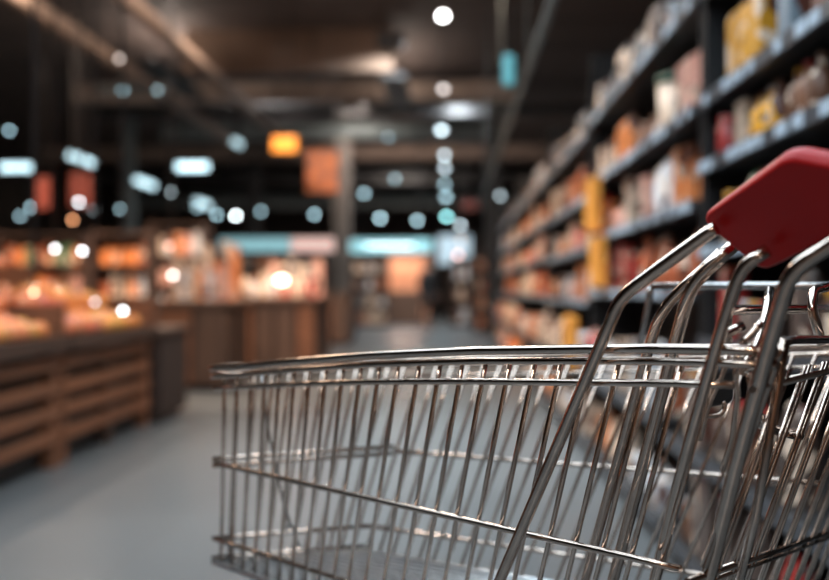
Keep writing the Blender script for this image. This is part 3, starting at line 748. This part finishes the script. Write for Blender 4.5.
bm = bmesh.new(); tube(bm, [g+RT*.006+FW*.012, g+off], .015, seg=16); cpart('handle_grip', bm, M['red'])
# rear gate hinged on the top rod
bm = bmesh.new()
G0 = at(783, 341, .824); u = (RT*PER.x+FW*PER.y); fwd = -(RT*ND.x+FW*ND.y)
def G(t, v): return G0+u*t+fwd*(.36*v)-Vector((0, 0, v))
tube(bm, [G(.0, .20), G(0, 0.004), G(.02, 0), G(.49, .018), G(.51, .022), G(.51, .2)], .0042, .012, seg=10)
tube(bm, [G(-.035, .038), G(.51, .034)], .0036, seg=8)
cpart('gate_frame', bm, M['chrome'])
bm = bmesh.new()
for i in range(9):
    t_ = .035+i*.056
    for q in (0, .012): tube(bm, [G(t_+q, .026), G(t_+q, .34)], .0022, seg=8)
for v in (.207, .215): tube(bm, [G(-.03, v), G(.51, v+.060)], .0037 if v < .21 else .0026, seg=8)
tube(bm, [G(-.01, .34), G(.50, .34)], .0036, seg=8)
cpart('rear_gate', bm, M['chrome'])
# folded child seat: upper frame, uprights and hinge loops
bm = bmesh.new()
a0 = at(727, 310, .90)
tube(bm, [a0+Vector((0, 0, -.03)), a0, a0+u*.34+Vector((0, 0, -.004)), a0+u*.36+Vector((0, 0, -.1))], .0050, .012, seg=10)
tube(bm, [at(770, 290, .95), at(767, 312, .93), at(757, 345, .90), at(742, 372, .88)], .0050, .01, seg=10)
tube(bm, [at(829, 287, 1.0), at(813, 290, .98), at(812, 310, .97), at(822, 345, .97)], .0048, .008, seg=10)
cpart('child_seat_frame', bm, M['chrome'])
bm = bmesh.new()
for pts, r in (([(716, 338, .86), (731, 332, .865), (742, 326, .87)], .0045), ([(741, 345, .86), (752, 334, .86), (762, 322, .86)], .0036),
               ([(738, 352, .86), (735, 375, .865), (738, 395, .87), (732, 440, .89), (722, 470, .9)], .0028), ([(728, 355, .865), (722, 378, .87), (708, 405, .88), (700, 440, .89)], .0026),
               ([(748, 372, .865), (753, 400, .87), (762, 418, .875), (768, 432, .88), (760, 470, .89)], .0028)):
    tube(bm, [at(*p) for p in pts], r, .01, seg=8)
tube(bm, [at(700+13*math.cos(a)+12, 407+9*math.sin(a), .89) for a in [i*PI/10 for i in range(-2, 13)]], .0022, seg=8)
tube(bm, [at(755, 422, .92), at(775, 430, .95), at(800, 436, .98)], .0048, .01, seg=8)
cpart('hinge_loops', bm, M['chrome'])
bm = bmesh.new(); plate(bm, at(705, 372, .895), at(704, 412, .905), at(738, 366, .90), .012, .008); cpart('hinge_block', bm, M['blackp'], 'black plastic hinge block')
# small wire hook hanging inside the front
bm = bmesh.new(); tube(bm, [at(262, 375, 1.42), at(268, 430, 1.43), at(284, 505, 1.45), at(292, 530, 1.45), at(300, 548, 1.46)], .0020, .01, seg=6)
tube(bm, [at(291+4*math.cos(a), 529+5*math.sin(a), 1.45) for a in [i*PI/5 for i in range(10)]], .0016, seg=6, closed=True)
cpart('wire_hook', bm, M['chrome_dull'])
# chassis and castors under the basket (below the frame)
bm = bmesh.new()
def flo(s, z): return Np(s, -.40)*1 if z is None else Vector((Np(s, -.40).x, Np(s, -.40).y, z))
na, nb = Np(.08, -.40, -.03), Np(.62, -.40, -.03); fa, fb = Fp(.07, -.40, -.03), Fp(.57, -.40, -.03)
def zz(p, z): return Vector((p.x, p.y, z))
tube(bm, [zz(nb, .585), zz(nb, .16), zz(na, .16), zz(fa, .16), zz(fb, .16), zz(fb, .585)], .011, .05, seg=12)
tube(bm, [zz(na, .17), zz((na+nb)/2, .585)], .009, seg=10); tube(bm, [zz(fa, .17), zz((fa+fb)/2, .585)], .009, seg=10)
tube(bm, [zz(nb, .57), zz(fb, .57)], .009, seg=10)
for e in ((437, 727, 1.125), (538, 745, 1.19), (568, 745, 1.17), (613, 735, 1.04), (668, 720, .975)):
    p = at(*e); tube(bm, [p, zz(p*.55+nb*.45, .40), zz(nb, .30)], .0055, .03, seg=8)
cpart('chassis', bm, M['chrome_dull'])
for p in (na, nb, fa, fb):
    bm = bmesh.new(); tube(bm, [zz(p, .16), zz(p, .12), zz(p, .118)], .012, seg=10)
    w = RT*.018+FW*.0
    for s in (-1, 1): tube(bm, [zz(p, .12)+w*s, zz(p, .055)+w*s+FW*.02], .006, seg=6)
    tube(bm, [zz(p, .121)-w, zz(p, .121)+w], .006, seg=6)
    c_ = cpart('castor', bm, M['chrome_dull'])
    bm = bmesh.new(); q = zz(p, .0525)+FW*.02
    tube(bm, [q-RT*.012, q-RT*.009, q+RT*.009, q+RT*.012], .052, seg=24)
    bm.transform(INV); link('wheel', bm, M['rubber'], c_)

# ------------------------------------------------------------------ ceiling luminaires and added fill lights that light the place
def panel_light(x, y, z, sx, sy, power, col, label, skirt=.05, spread=180, group='ceiling panel lights'):
    t = empty('ceiling_light', (x, y, z), label=label, cat='lamp', group=group)
    bm = bmesh.new(); a, b = sx/2, sy/2
    box(bm, -a-.04, a+.04, -b-.04, b+.04, .01, .09)
    link('light_housing', bm, M['dark'], t)
    bm = bmesh.new()
    for q in ((-a-.04, -a-.02, -b-.04, b+.04), (a+.02, a+.04, -b-.04, b+.04), (-a-.019, a+.019, -b-.04, -b-.02), (-a-.019, a+.019, b+.02, b+.04)): box(bm, *q, -skirt if q[3] < 0 else -.05, .009)
    link('lamp_shade', bm, M['dark'], t)
    for a in (-1, 1):
        bm = bmesh.new(); tube(bm, [(a*sx*.4, 0, .09), (a*sx*.4, 0, 5.6-z)], .008, seg=6); link('hanging_wire', bm, M['dark'], t)
    l = area('area_light', (x, y, z), (0, 0, 0), sx, sy, power, col); l.data.spread = math.radians(spread)
COOL = (.83, .94, 1.0); WARM = (1.0, .78, .60); SOFT = (1.0, .90, .80)
panel_light(.15, 1.9, 3.4, 1.5, 4.6, 110, (.70, .87, 1.0), 'long cool panel light over the cart')
panel_light(-1.8, 1.9, 3.4, 1.7, 4.6, 120, (.70, .87, 1.0), 'long cool panel light left of the cart')
panel_light(-2.2, -2.5, 4.3, 1.0, 2.0, 50, COOL, 'broad cool panel light behind the viewer')
panel_light(-.35, 6.4, 4.7, .5, 4.0, 130, COOL, 'added narrow cool fill panel over the middle aisle', .05, 75)  # unseen panel added to brighten the aisle floor
panel_light(-.7, 6.8, 3.9, .2, 4.5, 95, SOFT, 'added warm fill strip facing the right shelving')  # unseen strip added to warm the shelf goods
panel_light(-2.9, 5.2, 4.0, .5, 4.0, 70, WARM, 'added warm fill strip over the produce')  # unseen strip added as warm fill on the heaps
for (x, y, p, c, lb) in ((-1.5, -4.61, 110, WARM, 'added hooded fill light before the rear wall'), (-2.3, 11, 150, WARM, 'added hooded fill light over the board fronted counter'), (-4.2, 10.5, 330, WARM, 'added hooded fill light over the dark counter and goods rack'), (-2.7, 13.2, 190, WARM, 'added hooded fill light beyond the wooden counters'),
                  (-1.0, 17, 140, COOL, 'added hooded cool fill light near the middle of the aisle'), (-2.2, 22.6, 200, SOFT, 'added hooded fill light before the teal lightbox'), (-.6, 26, 260, COOL, 'added hooded cool fill light above the walking person'), (-1.6, 31, 300, SOFT, 'added hooded fill light beyond the kiosk'), (.2, 22, 200, COOL, 'added hooded fill light where the right shelving ends'),
                  (-6.8, 11.1, 150, WARM, 'added hooded fill light over the wide rack'), (.1, 12, 110, WARM, 'added hooded fill light by the far right shelving')):
    panel_light(x, y, 4.6 if 10 < y < 11.5 else 5.25, .4, .4, p, c, lb, .22, 180, 'added hooded fill lights')  # fill lights added to lift goods and far aisle, hooded to stay unseen
for (x, y, z, p, lb, rx) in ((-2.6, 8.5, 4.7, 170, 'added flood fill aimed down the aisle', 88), (-8.5, 8.0, 4.4, 40, 'added flood fill aimed over the produce', 80), (-1.6, 24.9, 4.9, 160, 'added flood fill behind the cross beam aimed at the far stalls', 68)):
    t = empty('fill_flood', (x, y, z), label=lb, cat='lamp', group='added flood fill lights')
    link('flood_case', boxm((-.5, .5, -.14, -.03, -.14, .14)), M['dark'], t)
    bm = bmesh.new(); tube(bm, [(0, -.08, .14), (0, -.08, 5.6-z)], .015, seg=6); link('hanging_rod', bm, M['dark'], t)
    area('flood', (x, y, z), (math.radians(rx), 0, 0), .9, .2, p, (1, .86, .76))  # flood fill added to light the beam fronts and far stalls
for (x, y, p, c, lb) in ((-3, 10.5, 26, SOFT, 'added ceiling fill above the first wooden counter'), (-5, 18, 45, SOFT, 'added ceiling fill over the left aisle'), (-1, 19.2, 22, SOFT, 'added ceiling fill over the main aisle'), (-4.5, 25.4, 60, COOL, 'added ceiling fill far over the aisle')):
    t = empty('fill_uplight', (x, y, 4.85), label=lb, cat='lamp', group='added upward fill under the ceiling')  # upward fill added to lift the dark ceiling, each above a pan
    link('trough', boxm((-.22, .22, -1.5, 1.5, -.08, -.02)), M['dark'], t)
    for q in (-1.3, 1.3):
        bm = bmesh.new(); tube(bm, [(0, q, -.02), (0, q, .75)], .01, seg=6); link('hanging_wire', bm, M['dark'], t)
    area('uplight', (x, y, 4.85), (PI, 0, 0), .3, 2.8, p, c)
w = bpy.data.worlds.new('World'); S.world = w; w.use_nodes = True
w.node_tree.nodes['Background'].inputs[0].default_value = (.5, .55, .6, 1); w.node_tree.nodes['Background'].inputs[1].default_value = .05
S.view_settings.view_transform = 'Standard'; S.view_settings.look = 'None'; S.view_settings.exposure = .15; S.view_settings.gamma = 1
S.cycles.use_adaptive_sampling = False
S.cycles.max_bounces = 6; S.cycles.sample_clamp_indirect = 4
